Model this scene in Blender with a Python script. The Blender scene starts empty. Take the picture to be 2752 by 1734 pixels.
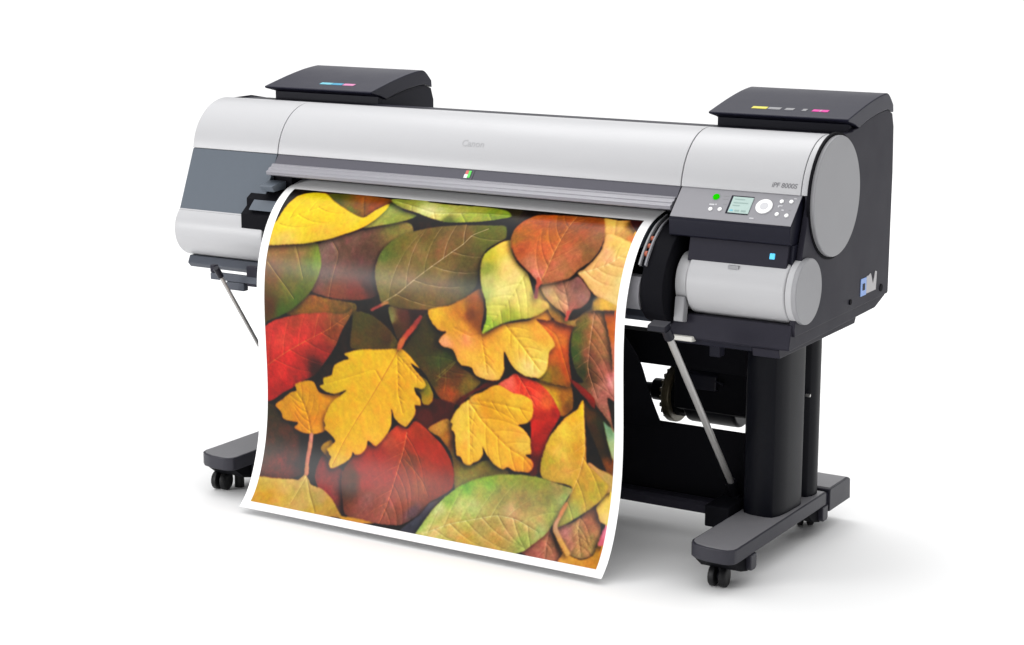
import bpy, bmesh, math, random
import numpy as np
from mathutils import Vector, Matrix

random.seed(4)
SC = bpy.context.scene
COL = SC.collection
PI = math.pi
R = math.radians

# ------------------------------------------------------------------ materials
def mat(name, rgb, rough=.4, metal=0., spec=.5, coat=0., noise=0., nscale=60., bump=0., bscale=900., emit=None, es=0.):
    m = bpy.data.materials.new(name); m.use_nodes = True
    nt = m.node_tree; b = nt.nodes['Principled BSDF']
    b.inputs['Base Color'].default_value = (*rgb, 1)
    b.inputs['Roughness'].default_value = rough
    b.inputs['Metallic'].default_value = metal
    b.inputs['Specular IOR Level'].default_value = spec
    b.inputs['Coat Weight'].default_value = coat
    b.inputs['Coat Roughness'].default_value = .15
    tc = nt.nodes.new('ShaderNodeTexCoord')
    if noise:
        n = nt.nodes.new('ShaderNodeTexNoise'); n.inputs['Scale'].default_value = nscale; n.inputs['Detail'].default_value = 4
        nt.links.new(tc.outputs['Object'], n.inputs['Vector'])
        mx = nt.nodes.new('ShaderNodeMix'); mx.data_type = 'RGBA'
        mx.inputs[6].default_value = (*[c * (1 - noise) for c in rgb], 1)
        mx.inputs[7].default_value = (*[min(1, c * (1 + noise)) for c in rgb], 1)
        nt.links.new(n.outputs['Fac'], mx.inputs[0]); nt.links.new(mx.outputs[2], b.inputs['Base Color'])
        mr = nt.nodes.new('ShaderNodeMapRange'); mr.inputs['To Min'].default_value = rough * .85; mr.inputs['To Max'].default_value = rough * 1.15
        n2 = nt.nodes.new('ShaderNodeTexNoise'); n2.inputs['Scale'].default_value = 9.; n2.inputs['Detail'].default_value = 5
        nt.links.new(tc.outputs['Object'], n2.inputs['Vector']); nt.links.new(n2.outputs['Fac'], mr.inputs['Value'])
        nt.links.new(mr.outputs['Result'], b.inputs['Roughness'])
    if bump:
        n = nt.nodes.new('ShaderNodeTexNoise'); n.inputs['Scale'].default_value = bscale; n.inputs['Detail'].default_value = 2
        nt.links.new(tc.outputs['Object'], n.inputs['Vector'])
        bp = nt.nodes.new('ShaderNodeBump'); bp.inputs['Strength'].default_value = bump; bp.inputs['Distance'].default_value = .001
        nt.links.new(n.outputs['Fac'], bp.inputs['Height']); nt.links.new(bp.outputs['Normal'], b.inputs['Normal'])
    if emit:
        b.inputs['Emission Color'].default_value = (*emit, 1); b.inputs['Emission Strength'].default_value = es
    return m

M = dict(
    silver=mat('silver_plastic', (.43, .43, .442), .36, spec=.4, noise=.015, nscale=300, bump=.05),
    disc=mat('silver_cap', (.285, .285, .297), .45, spec=.3, noise=.015, nscale=300),
    slated=mat('dark_slate_plastic', (.055, .062, .08), .45, spec=.3, noise=.03),
    slate=mat('slate_plastic', (.095, .112, .135), .45, spec=.3, noise=.03, bump=.08),
    char=mat('charcoal_plastic', (.022, .021, .030), .45, spec=.09, noise=.05, bump=.1),
    dark=mat('dark_plastic', (.009, .009, .017), .42, spec=.12, noise=.05, bump=.1),
    lid=mat('tank_lid_plastic', (.014, .014, .027), .38, spec=.22, noise=.05, bump=.1),
    panel=mat('control_panel_plastic', (.24, .237, .255), .5, spec=.2, noise=.02, bump=.08),
    window=mat('smoked_window', (.072, .070, .088), .25, spec=.3, noise=.04),
    ledge=mat('ledge_plastic', (.21, .205, .23), .33, spec=.5, noise=.03),
    black=mat('black_matte', (.004, .004, .006), .7, spec=.08),
    blackg=mat('black_metal', (.008, .008, .014), .4, spec=.22, noise=.1),
    col=mat('column_paint', (.003, .0033, .006), .36, spec=.10, noise=.08, bump=.1),
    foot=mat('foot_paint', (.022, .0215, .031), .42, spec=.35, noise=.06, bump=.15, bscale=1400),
    footlit=mat('foot_paint_lit', (.19, .187, .20), .42, spec=.5, noise=.05, bump=.15, bscale=1400),  # foot paint in a lighter copy, standing for light from above
    rubber=mat('rubber', (.006, .006, .007), .5, spec=.3),
    steel=mat('brushed_steel', (.42, .41, .40), .3, metal=.5, noise=.08),
    white=mat('white_plastic', (.8, .8, .8), .4),
    grey=mat('grey_button', (.5, .5, .52), .4),
    ink=mat('grey_ink', (.16, .16, .17), .6),
    emboss=mat('embossed_silver', (.37, .37, .38), .5, spec=.3),
    cyan=mat('cyan_label', (.12, .42, .52), .5), blue=mat('blue_label', (.03, .26, .42), .5),
    pink=mat('pink_label', (.55, .18, .36), .5), yellow=mat('yellow_label', (.6, .55, .06), .5),
    magenta=mat('magenta_label', (.6, .015, .28), .5), pale=mat('pale_label', (.22, .22, .23), .5),
    lcdink=mat('lcd_segment', (.24, .33, .31), .4, spec=.3),
    lcd=mat('lcd_glass', (.36, .47, .44), .35, spec=.3),
    green=mat('green_lamp', (.005, .12, .0), .6, spec=0., emit=(.01, .62, .0), es=.85),
    azure=mat('blue_lamp', (.08, .5, .8), .4, emit=(.1, .6, 1.), es=.35),
    red=mat('red_lamp', (.6, .12, .12), .4), lime=mat('lime_lamp', (.1, .6, .1), .4),
    badge=mat('badge_blue', (.22, .36, .72), .4), badge2=mat('badge_grey', (.42, .41, .42), .4),
    orange=mat('orange_mark', (.36, .075, .03), .5), beige=mat('beige_plastic', (.6, .59, .55), .5),
    brass=mat('brass_gear', (.12, .10, .06), .4, metal=.3, noise=.5, nscale=90),
)

# floor
fm = bpy.data.materials.new('studio_floor'); fm.use_nodes = True
b = fm.node_tree.nodes['Principled BSDF']
b.inputs['Roughness'].default_value = .9; b.inputs['Specular IOR Level'].default_value = .1
n = fm.node_tree.nodes.new('ShaderNodeTexNoise'); n.inputs['Scale'].default_value = 3
r_ = fm.node_tree.nodes.new('ShaderNodeMapRange'); r_.inputs['To Min'].default_value = .90; r_.inputs['To Max'].default_value = .93
fm.node_tree.links.new(n.outputs['Fac'], r_.inputs['Value']); fm.node_tree.links.new(r_.outputs['Result'], b.inputs['Base Color'])

# ------------------------------------------------------------------ mesh helpers
def link(name, bm, m, parent=None, bevel=0., smooth=40., seg=2, label=None):
    bmesh.ops.recalc_face_normals(bm, faces=bm.faces[:])
    me = bpy.data.meshes.new(name); bm.to_mesh(me); bm.free()
    me.materials.append(M[m] if isinstance(m, str) else m)
    me.shade_smooth()
    me.set_sharp_from_angle(angle=R(smooth))
    o = bpy.data.objects.new(name, me); COL.objects.link(o)
    if parent: o.parent = parent
    if bevel:
        md = o.modifiers.new('Bevel', 'BEVEL'); md.width = bevel; md.segments = seg
        md.limit_method = 'ANGLE'; md.angle_limit = R(35); md.harden_normals = True
    if label: o['label'] = label
    return o

def prism(bm, prof, x0, x1, x0b=None, x1b=None):
    """closed (y,z) profile extruded along x"""
    n = len(prof)
    A = [bm.verts.new((x0, y, z)) for y, z in prof]
    B = [bm.verts.new((x1, y, z)) for y, z in prof]
    bm.faces.new(A); bm.faces.new(B[::-1])
    for i in range(n):
        j = (i + 1) % n
        bm.faces.new((A[i], A[j], B[j], B[i]))

def zprism(bm, prof, z0, z1):
    A = [bm.verts.new((x, y, z0)) for x, y in prof]
    B = [bm.verts.new((x, y, z1)) for x, y in prof]
    bm.faces.new(A[::-1]); bm.faces.new(B)
    n = len(prof)
    for i in range(n):
        j = (i + 1) % n
        bm.faces.new((A[i], A[j], B[j], B[i]))

def box(bm, x0, x1, y0, y1, z0, z1):
    zprism(bm, [(x0, y0), (x1, y0), (x1, y1), (x0, y1)], z0, z1)

def arc(cy, cz, r, a0, a1, n=24):
    """angle 0 = towards the viewer (-y), 90 = up"""
    return [(cy - r * math.cos(R(a0 + (a1 - a0) * i / n)), cz + r * math.sin(R(a0 + (a1 - a0) * i / n))) for i in range(n + 1)]

def disc(bm, cy, cz, r, x0, x1, n=72):
    prism(bm, arc(cy, cz, r, 0, 360 - 360 / n, n - 1), x0, x1)

def tube(bm, p, q, r, n=20, r2=None):
    p = Vector(p); q = Vector(q); d = (q - p).normalized()
    u = d.orthogonal().normalized(); v = d.cross(u)
    r2 = r if r2 is None else r2
    A = [bm.verts.new(p + (u * math.cos(2 * PI * i / n) + v * math.sin(2 * PI * i / n)) * r) for i in range(n)]
    B = [bm.verts.new(q + (u * math.cos(2 * PI * i / n) + v * math.sin(2 * PI * i / n)) * r2) for i in range(n)]
    bm.faces.new(A[::-1]); bm.faces.new(B)
    for i in range(n):
        j = (i + 1) % n
        bm.faces.new((A[i], A[j], B[j], B[i]))

def crom(P, n=8):
    P = [np.array(p, float) for p in P]
    P = [2 * P[0] - P[1]] + P + [2 * P[-1] - P[-2]]
    o = []
    for i in range(1, len(P) - 2):
        a, b, c, d = P[i - 1:i + 3]
        for k in range(n):
            t = k / n
            o.append(.5 * ((2 * b) + (c - a) * t + (2 * a - 5 * b + 4 * c - d) * t * t + (3 * b - a - 3 * c + d) * t ** 3))
    o.append(P[-2])
    return [tuple(p) for p in o]

def BM(): return bmesh.new()

def empty(name, label, cat, loc=(0, 0, 0)):
    o = bpy.data.objects.new(name, None); COL.objects.link(o); o.location = loc
    o['label'] = label; o['category'] = cat
    return o

def pempty(name, parent):
    o = bpy.data.objects.new(name, None); COL.objects.link(o); o.parent = parent
    return o

# ------------------------------------------------------------------ setting
bm = BM(); S = 60.
zprism(bm, [(-S, -S), (S, -S), (S, S), (-S, S)], -.05, 0.)
fl = link('floor', bm, fm); fl['kind'] = 'structure'

# ------------------------------------------------------------------ printer
PR = empty('large_format_printer', 'silver and charcoal wide poster printer standing on a black castered stand', 'printer')
XL, XR = -1.72, .165           # ends of the machine
ML, MR = -1.415, -.172         # ends of the middle section
CY, CZ, CR = .27, .938, .148   # upper round cover
LY, LZ, LR = .11, .73, .080    # lower round cover

# dark body core
bm = BM()
core = [(.20, .628), (.668, .632), (.674, .66), (.672, .95), (.655, 1.015), (.60, 1.045), (.50, 1.066), (.38, 1.0795), (.30, 1.078)]
core += arc(CY, CZ, CR - .014, 75, 8, 14) + [(.17, .90), (.19, .86), (.20, .80)]
prism(bm, core, XL + .004, XR - .016)
body = link('body', bm, 'char', PR, bevel=.003)
# recess liner, black
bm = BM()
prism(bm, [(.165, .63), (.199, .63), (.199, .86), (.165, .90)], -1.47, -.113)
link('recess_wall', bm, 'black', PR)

# side panel (right end) with the flank of the tank
def side_profile():
    p = [(.060, .627), (.056, .645), (.070, .70), (.078, .78), (.096, .84), (.128, .93)]
    p += arc(CY, CZ, CR - .004, 10, 88, 16)
    p += [(.385, 1.083), (.391, 1.0865), (.42, 1.0885), (.47, 1.101), (.53, 1.111), (.585, 1.1165), (.617, 1.117), (.655, 1.105), (.668, 1.07), (.6745, .95), (.6745, .637), (.67, .632)]
    return p
bm = BM(); prism(bm, side_profile(), XR - .0145, XR)
side = link('side_panel', bm, 'char', PR, bevel=.002)
bm = BM(); prism(bm, [(.15, .640), (.12, .66), (.12, .80), (.125, .90), (.13, .95)] + arc(CY, CZ, CR - .004, 10, 88, 16) + [(.39, 1.083), (.60, 1.045), (.655, 1.015), (.673, .95), (.673, .632)], XL, XL + .0035)
link('side_panel', bm, 'char', PR)

# upper covers
def cover(x0, x1, closed=False):
    g = pempty_dummy = None
    bm = BM()
    if closed:
        prism(bm, arc(CY, CZ, CR, 6.5, 118, 44) + arc(CY, CZ, CR - .011, 118, 6.5, 30), x0, x1)
    else:
        prism(bm, arc(CY, CZ, CR, 6.5, 118, 44) + arc(CY, CZ, CR - .011, 118, 6.5, 30), x0, x1)
    return link('cover_panel', bm, 'silver', PR, bevel=.0015, smooth=30)
cl = cover(XL, ML - .0012)
cm = cover(ML + .0012, MR - .0012)
cr_ = cover(MR + .0012, .142)
bm = BM(); prism(bm, arc(CY, CZ, CR - .0006, 6.5, 118, 44) + arc(CY, CZ, CR - .011, 118, 6.5, 30), .1432, XR)
link('cover_rim', bm, 'silver', PR, bevel=.002)
# round end cap with its dark gap
bm = BM(); disc(bm, CY, CZ, CR + .006, XR - .004, XR + .002)
link('cap_seam', bm, 'black', PR)
bm = BM(); disc(bm, CY, CZ, CR - .001, XR - .003, XR + .012)
link('end_cap', bm, 'disc', PR, bevel=.0035, seg=3, label='large round grey end cap')

# lower covers
def lower(x0, x1):
    bm = BM(); disc(bm, LY, LZ, LR, x0, x1)
    return bm
lo = link('roll_cover', lower(XL, -1.405), 'silver', PR, bevel=.004)
lo2 = link('roll_cover', lower(-.110, .148), 'silver', PR, bevel=.006, seg=3)
bm = lower(.1492, XR); link('cover_rim', bm, 'silver', PR, bevel=.0015)
bm = BM(); disc(bm, LY, LZ, LR - .0005, XR - .002, XR + .012)
link('end_cap', bm, 'disc', PR, bevel=.003, seg=3, label='small round grey end cap')
bm = BM(); disc(bm, LY, LZ, LR - .008, -.142, -.1115)
link('roll_collar', bm, 'silver', PR, bevel=.003)
# slim handle notch on the roll cover
bm = BM(); box(bm, -.005, .022, .0445, .06, .7785, .7865)
link('finger_notch', bm, 'disc', PR)
# lever under the collar
bm = BM(); prism(bm, [(.035, .70), (.060, .70), (.052, .635), (.027, .640)], -.139, -.113)
link('load_lever', bm, 'disc', PR, bevel=.003)

# slate panels between the upper and lower cover, left end
bm = BM()
def quad_slab(bm, pts, dy):
    A = [bm.verts.new(p) for p in pts]; B = [bm.verts.new((p[0], p[1] + dy, p[2])) for p in pts]
    bm.faces.new(A); bm.faces.new(B[::-1]); n = len(pts)
    for i in range(n):
        j = (i + 1) % n; bm.faces.new((A[i], A[j], B[j], B[i]))
def slant(z): return .055 + (z - .786) * (.1235 - .055) / (.9545 - .786)
quad_slab(bm, [(x, slant(z), z) for x, z in [(XL + .001, .786), (XL + .001, .9535), (ML - .0015, .9535), (-1.419, .92), (-1.424, .872), (-1.426, .846), (-1.478, .842), (-1.487, .787)]], .05)
link('front_panel', bm, 'slate', PR, bevel=.0015)
bm = BM(); prism(bm, [(.0525, .7860), (.0535, .7805), (.12, .779), (.12, .7858)], XL + .002, -1.487)
link('seam_strip', bm, 'char', PR)

# base tray under the body
bm = BM(); prism(bm, [(.070, .654), (.060, .633), (.072, .6205), (.60, .6205), (.60, .640), (.2, .652)], -1.700, -.1555)
link('base_tray', bm, 'slated', PR, bevel=.002)
bm = BM(); prism(bm, [(.056, .655), (.048, .628), (.040, .6005), (.046, .595), (.60, .605), (.668, .627), (.668, .634), (.2, .655)], -.155, XR - .006)
link('base_tray', bm, 'char', PR, bevel=.002)
bm = BM(); prism(bm, [(.052, .600), (.046, .592), (.052, .5725), (.53, .5725), (.538, .586), (.538, .604)], .062, .132)
link('base_block', bm, 'char', PR, bevel=.002)
bm = BM(); prism(bm, [(.05, .600), (.05, .583), (.52, .583), (.52, .602)], -.14, .061)
link('base_block', bm, 'dark', PR, bevel=.002)

# smoked window strip and ribbed ledge (middle)
bm = BM(); prism(bm, [(.1255, .955), (.104, .928), (.16, .915), (.16, .955)], ML + .001, MR - .001)
link('window', bm, 'window', PR, bevel=.001)
bm = BM()
steps = []
a0 = np.array((.1085, .9290)); a1 = np.array((.0755, .9067))
nrm = np.array((-(a1 - a0)[1], (a1 - a0)[0])); nrm /= np.linalg.norm(nrm); nrm *= -1 if nrm[1] < 0 else 1
for f, h in ((0, 0), (.04, .003), (.20, .0042), (.24, .0022), (.42, .0022), (.46, .0045), (.62, .0050), (.66, .0030), (.80, .0030), (.84, .0046), (.97, .0046)):
    steps.append(tuple(a0 + (a1 - a0) * f + nrm * h))
steps += [tuple(a1), (.0755, .9035), (.084, .9000), (.15, .912), (.15, .92)]
prism(bm, steps, ML - .004, MR - .004)
link('output_ledge', bm, 'ledge', PR, bevel=.0006, smooth=25)

# colour status light on the window strip
li = pempty('status_light', PR)
def wpt(s, off):    # on the window plane
    a = np.array((.1255, .955)); c = np.array((.104, .928)); p = a + (c - a) * s
    nn = np.array((-(c - a)[1], (c - a)[0])); nn /= np.linalg.norm(nn); nn *= -1 if nn[0] > 0 else 1
    return p + nn * off
def chip(name, m, x0, x1, s0, s1, h, parent, f=wpt, shear=0.):
    bm = BM(); P = []
    for off in (-.001, h):
        for s, x in ((s0, x0 + shear), (s0, x1 + shear), (s1, x1), (s1, x0)):
            y, z = f(s, off); P.append(bm.verts.new((x, y, z)))
    for q in ((0, 1, 2, 3), (7, 6, 5, 4), (0, 4, 5, 1), (1, 5, 6, 2), (2, 6, 7, 3), (3, 7, 4, 0)):
        bm.faces.new([P[k] for k in q])
    return link(name, bm, m, parent)
chip('lamp_base', 'window', -.799, -.767, .10, .96, .0012, li)
chip('lamp_segment', 'red', -.791, -.7825, .18, .50, .003, li)
chip('lamp_segment', 'lime', -.782, -.7745, .18, .78, .003, li)
chip('lamp_segment', 'white', -.7925, -.7825, .51, .82, .003, li)

# embossed maker's name on the middle cover and model name on the right cover
def text_on_cover(s, size, xc, ang, m, name, italic=0.):
    cu = bpy.data.curves.new(name, 'FONT'); cu.body = s; cu.size = size; cu.align_x = 'LEFT'; cu.extrude = .0004; cu.shear = italic; cu.offset = .0002
    t = bpy.data.objects.new(name, cu); COL.objects.link(t)
    bpy.context.view_layer.update()
    dg = bpy.context.evaluated_depsgraph_get()
    me = bpy.data.meshes.new_from_object(t.evaluated_get(dg)); bpy.data.objects.remove(t)
    # wrap onto the cylinder: text y runs up the arc
    for v in me.vertices:
        a = R(ang) + v.co.y / CR
        rr = CR + .0002 + v.co.z
        v.co = Vector((xc + v.co.x, CY - rr * math.cos(a), CZ + rr * math.sin(a)))
    me.materials.clear(); me.materials.append(M[m])
    o = bpy.data.objects.new(name, me); COL.objects.link(o); o.parent = PR
    return o
text_on_cover('Canon', .026, -.822, 30, 'emboss', 'embossed_name')
text_on_cover('iPF 8000S', .0165, .066, 12.5, 'ink', 'model_name', .2)

# control panel
cp = pempty('control_panel', PR)
bm = BM(); prism(bm, [(.1275, .9545), (.060, .8885), (.0575, .885), (.0570, .880), (.0600, .846), (.066, .843), (.165, .843), (.165, .9545)], MR + .002, .1465)
link('panel_housing', bm, 'dark', cp, bevel=.0015)
a_, c_ = np.array((.1275, .9550)), np.array((.0600, .8890))
nn_ = np.array((-(c_ - a_)[1], (c_ - a_)[0])); nn_ /= np.linalg.norm(nn_); nn_ *= -1 if nn_[1] < 0 else 1
def cpt(s, off): return a_ + (c_ - a_) * s + nn_ * off
chip('panel_face', 'panel', MR + .003, .1455, .015, .985, .0012, cp, cpt)
chip('screen_bezel', 'dark', -.0300, .0285, .185, .76, .0022, cp, cpt)
chip('screen', 'lcd', -.0240, .0290, .225, .735, .0032, cp, cpt)
for k, (xa, xb, sa, m_) in enumerate(((-.018, .008, .29, 'lcdink'), (-.018, .020, .40, 'lcdink'), (-.018, .000, .49, 'lcdink'), (-.021, -.012, .64, 'cyan'), (-.008, .004, .64, 'lcdink'), (.009, .021, .64, 'lcdink'))):
    chip('screen_text', m_, xa, xb, sa, sa + (.03 if k < 3 else .05), .0036, cp, cpt)
def button(x, s, rx, rs, m, name='button', h=.0035, inner=0.):
    bm = BM(); n = 28; A = []; B = []
    for i in range(n):
        an = 2 * PI * i / n
        for L_, off in ((A, 0.), (B, h)):
            y, z = cpt(s + rs * math.sin(an) / .0944, off); L_.append(bm.verts.new((x + rx * math.cos(an), y, z)))
    bm.faces.new(A[::-1]); bm.faces.new(B)
    for i in range(n):
        j = (i + 1) % n; bm.faces.new((A[i], A[j], B[j], B[i]))
    return link(name, bm, m, cp, bevel=.0006)
button(.0622, .455, .0212, .0212, 'white', 'dial', .004)
button(.0622, .455, .0105, .0105, 'grey', 'dial_centre', .0046)
button(-.069, .272, .0085, .0085, 'green', 'power_lamp')
for x, s in ((-.071, .67), (-.047, .654), (.101, .252), (.125, .237), (.101, .658), (.126, .677)):
    button(x, s, .0052, .0052, 'white')
def mark(x0, x1, s0, s1, m='grey', shear=0.): chip('printed_mark', m, x0, x1, s0, s1, .0018, cp, cpt, shear)
mark(-.079, -.066, .50, .54); mark(-.064, -.060, .49, .53)
mark(-.052, -.036, .20, .225, 'pale'); mark(-.050, -.036, .30, .32, 'pale'); mark(-.044, -.036, .45, .48, 'pale')
mark(.096, .107, .375, .40, 'grey'); mark(.096, .099, .40, .44, 'grey')
mark(.126, .131, .47, .50, 'pale'); mark(.108, .114, .50, .53, 'grey'); mark(.128, .136, .12, .14, 'grey')
mark(.036, .047, .83, .86, 'grey'); mark(.100, .112, .11, .13, 'pale')

# drawer front below the control panel, with a blue lamp
dw = pempty('cartridge_door', PR)
bm = BM(); prism(bm, [(.070, .8425), (.0560, .789), (.058, .786), (.17, .800), (.17, .8425)], -.118, .140)
link('door_face', bm, 'char', dw, bevel=.002)
bm = BM(); prism(bm, [(.078, .8425), (.066, .785), (.17, .775), (.17, .8425)], .1405, .1500)
link('door_edge', bm, 'dark', dw)
bm = BM(); prism(bm, [(.0588, .808), (.0627, .822), (.072, .822), (.072, .808)], .094, .108)
link('lamp', bm, 'azure', dw, bevel=.002, label='small glowing blue lamp')
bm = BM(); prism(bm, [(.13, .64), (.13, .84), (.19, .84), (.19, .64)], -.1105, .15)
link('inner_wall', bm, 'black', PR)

# maker's mark and a release button on the flank
bd = pempty('side_emblem', PR)
def flank(name, m, pts, parent, h=.0015):
    bm = BM(); A = [bm.verts.new((XR + .0002, y, z)) for y, z in pts]; B = [bm.verts.new((XR + h, y, z)) for y, z in pts]
    bm.faces.new(A[::-1]); bm.faces.new(B); n = len(pts)
    for i in range(n):
        j = (i + 1) % n; bm.faces.new((A[i], A[j], B[j], B[i]))
    return link(name, bm, m, parent)
flank('emblem_block', 'badge', [(.474, .655), (.512, .655), (.512, .700), (.474, .700)], bd)
flank('emblem_hole', 'dark', [(.486, .669), (.502, .669), (.502, .686), (.486, .686)], bd, .0022)
flank('emblem_letter', 'badge2', [(.513, .657), (.580, .657), (.584, .704), (.572, .707), (.566, .690), (.558, .676), (.551, .690), (.540, .706), (.525, .702), (.513, .702)], bd)
bm = BM(); disc(bm, .406, .653, .007, XR - .001, XR + .003, 24); link('release_button', bm, 'black', PR)
bm = BM(); disc(bm, .62, .655, .010, XR - .001, XR + .002, 24); link('release_button', bm, 'black', PR)

# ------------------------------------------------------------------ ink tanks
LIDTOP = crom([(.345, 1.1165), (.406, 1.1300), (.463, 1.1420), (.53, 1.1535), (.585, 1.1595), (.611, 1.1590), (.630, 1.1480), (.652, 1.1280)], 5)
LIDBOT = [(.655, 1.107), (.617, 1.1175), (.585, 1.117), (.53, 1.1115), (.47, 1.1015), (.42, 1.089), (.392, 1.100), (.347, 1.1110)]
def tank(x0, x1, labels, label):
    t = pempty('ink_tank', PR)
    t['label'] = label
    bm = BM(); prism(bm, [(.3885, 1.06), (.3885, 1.100), (.42, 1.0885), (.47, 1.101), (.53, 1.111), (.585, 1.1165), (.617, 1.117), (.655, 1.105), (.668, 1.07), (.668, 1.02), (.6, 1.02)], x0 + .006, x1 - .0145 if x1 > 0 else x1 - .004)
    link('tank_body', bm, 'dark', t, bevel=.002)
    bm = BM(); prism(bm, LIDTOP + LIDBOT, x0, x1)
    link('tank_lid', bm, 'lid', t, bevel=.003, seg=3)
    for m, xa, xb in labels:
        bm = BM(); A = []
        def lz(y): return float(np.interp(y, [p[0] for p in LIDTOP[:30]], [p[1] for p in LIDTOP[:30]]))
        ys = [.388, .3955, .403]
        up = [[bm.verts.new((x, y, lz(y) + .0009)) for y in ys] for x in (xa, xb)]
        dn = [[bm.verts.new((x, y, lz(y) - .0006)) for y in ys] for x in (xa, xb)]
        for k in range(2):
            bm.faces.new((up[0][k], up[1][k], up[1][k + 1], up[0][k + 1])); bm.faces.new((dn[0][k], dn[0][k + 1], dn[1][k + 1], dn[1][k]))
            bm.faces.new((up[0][k], up[0][k + 1], dn[0][k + 1], dn[0][k])); bm.faces.new((up[1][k + 1], up[1][k], dn[1][k], dn[1][k + 1]))
        bm.faces.new((up[0][0], dn[0][0], dn[1][0], up[1][0])); bm.faces.new((up[0][2], up[1][2], dn[1][2], dn[0][2]))
        link('colour_label', bm, m, t)
tank(-.209, XR + .003, [('yellow', -.110, -.069), ('pale', -.066, -.032), ('pale', -.020, .003), ('pale', .026, .038), ('magenta', .053, .070), ('pink', .071, .077), ('magenta', .078, .095)], 'ink tank with yellow and magenta labels on its lid')
tank(-1.634, -1.254, [('cyan', -1.466, -1.425), ('blue', -1.423, -1.388), ('pink', -1.385, -1.347)], 'ink tank with blue and pink labels on its lid')
bm = BM(); prism(bm, [(.40, 1.05), (.40, 1.092), (.46, 1.098), (.55, 1.11), (.617, 1.116), (.655, 1.10), (.668, 1.05), (.668, .98), (.5, .98)], -1.628, -1.2575)
link('tank_housing', bm, 'dark', PR, bevel=.003)

# ------------------------------------------------------------------ paper path: guide, ribs, end plate
SHEET = [(.20, .888), (.145, .881), (.088, .864), (.042, .832), (.003, .785), (-.025, .73), (-.043, .67), (-.0505, .60), (-.0515, .53), (-.0495, .45), (-.0475, .38), (-.0480, .315), (-.053, .245), (-.066, .175), (-.090, .104), (-.118, .053), (-.15, .019)]
def offset(P, d):
    P = [np.array(p) for p in P]; o = []
    for i in range(len(P)):
        t = P[min(i + 1, len(P) - 1)] - P[max(i - 1, 0)]; t /= np.linalg.norm(t)
        o.append(tuple(P[i] + np.array((-t[1], t[0])) * d))
    return o
G = crom(SHEET[:6], 5)
gout = offset(G[2:], .011); 
gin = offset(G[2:], .075)
bm = BM(); prism(bm, [p for p in gout if p[1] > .802] + [p for p in gin if p[1] > .802][::-1], -1.452, -.238)
link('paper_guide', bm, 'slate', PR, bevel=.002)
g2 = [(.003, .744), (-.006, .725), (-.012, .70), (-.010, .68), (.000, .664), (.03, .662), (.05, .70), (.06, .74)]
bm = BM(); prism(bm, g2, -1.30, -.215)
link('paper_deflector', bm, 'panel', PR, bevel=.002)
bm = BM()
pl = [(.14, .874), (.088, .858), (.046, .826), (.012, .782), (-.008, .735), (-.010, .70), (-.002, .664), (.02, .640), (.06, .622), (.10, .616), (.19, .616), (.19, .88)]
prism(bm, pl, -.212, -.150)
link('end_plate', bm, 'black', PR, bevel=.004)
for xr in (-.222, -.206):
    bm = BM()
    oo = offset(crom(SHEET[1:6], 6), .002); ii = offset(crom(SHEET[1:6], 6), .012)
    prism(bm, [p for p in oo if p[1] > .768] + [p for p in ii if p[1] > .768][::-1], xr, xr + .005)
    link('guide_rib', bm, 'disc' if xr < -.21 else 'panel', PR, bevel=.001)
bm = BM(); prism(bm, [p for p in gout if p[1] > .765] + [p for p in gin if p[1] > .765][::-1], -.2175, -.2065)
link('guide_insert', bm, 'black', PR)
for yy, zz in ((.052, .834), (.036, .818), (.020, .802)):
    bm = BM(); tube(bm, (-.216, yy + .006, zz - .004), (-.2085, yy + .006, zz - .004), .0072, 14)
    link('orange_tab', bm, 'orange', PR)
# platen brackets at the far end
bm = BM(); prism(bm, [(.05, .874), (.09, .884), (.12, .884), (.12, .862), (.06, .858)], -1.425, -1.38)
link('platen_bracket', bm, 'slate', PR, bevel=.002)
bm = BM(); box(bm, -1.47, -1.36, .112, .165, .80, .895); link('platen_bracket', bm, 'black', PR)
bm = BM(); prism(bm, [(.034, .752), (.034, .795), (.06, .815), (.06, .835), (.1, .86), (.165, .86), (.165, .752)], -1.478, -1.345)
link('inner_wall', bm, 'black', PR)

# ------------------------------------------------------------------ stand
def column(x0, x1):
    # rounded outer flank with a groove
    s = 1 if x1 > -.5 else -1
    xi, xo = (x0, x1) if s > 0 else (x1, x0)
    d = xo - xi
    P = [(0, .285), (.03, .240), (.12, .222), (.35, .212), (.70, .210), (.88, .216), (.97, .235), (1.02, .275), (1.05, .345), (1.03, .364), (.90, .375), (.72, .385), (.66, .40), (.72, .415), (.93, .425), (1.0, .44), (1.03, .460), (1.0, .478), (.8, .485), (0, .485)]
    bm = BM(); zprism(bm, [(xi + d * a, y) for a, y in P], .118, .60)
    return link('stand_column', bm, 'col', PR, bevel=.002, smooth=50)
column(-.040, .066); column(-1.575 + .02, -1.450)
bm = BM(); tube(bm, (.058, .400, .40), (.070, .400, .40), .004, 10); link('bolt', bm, 'steel', PR)

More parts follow.
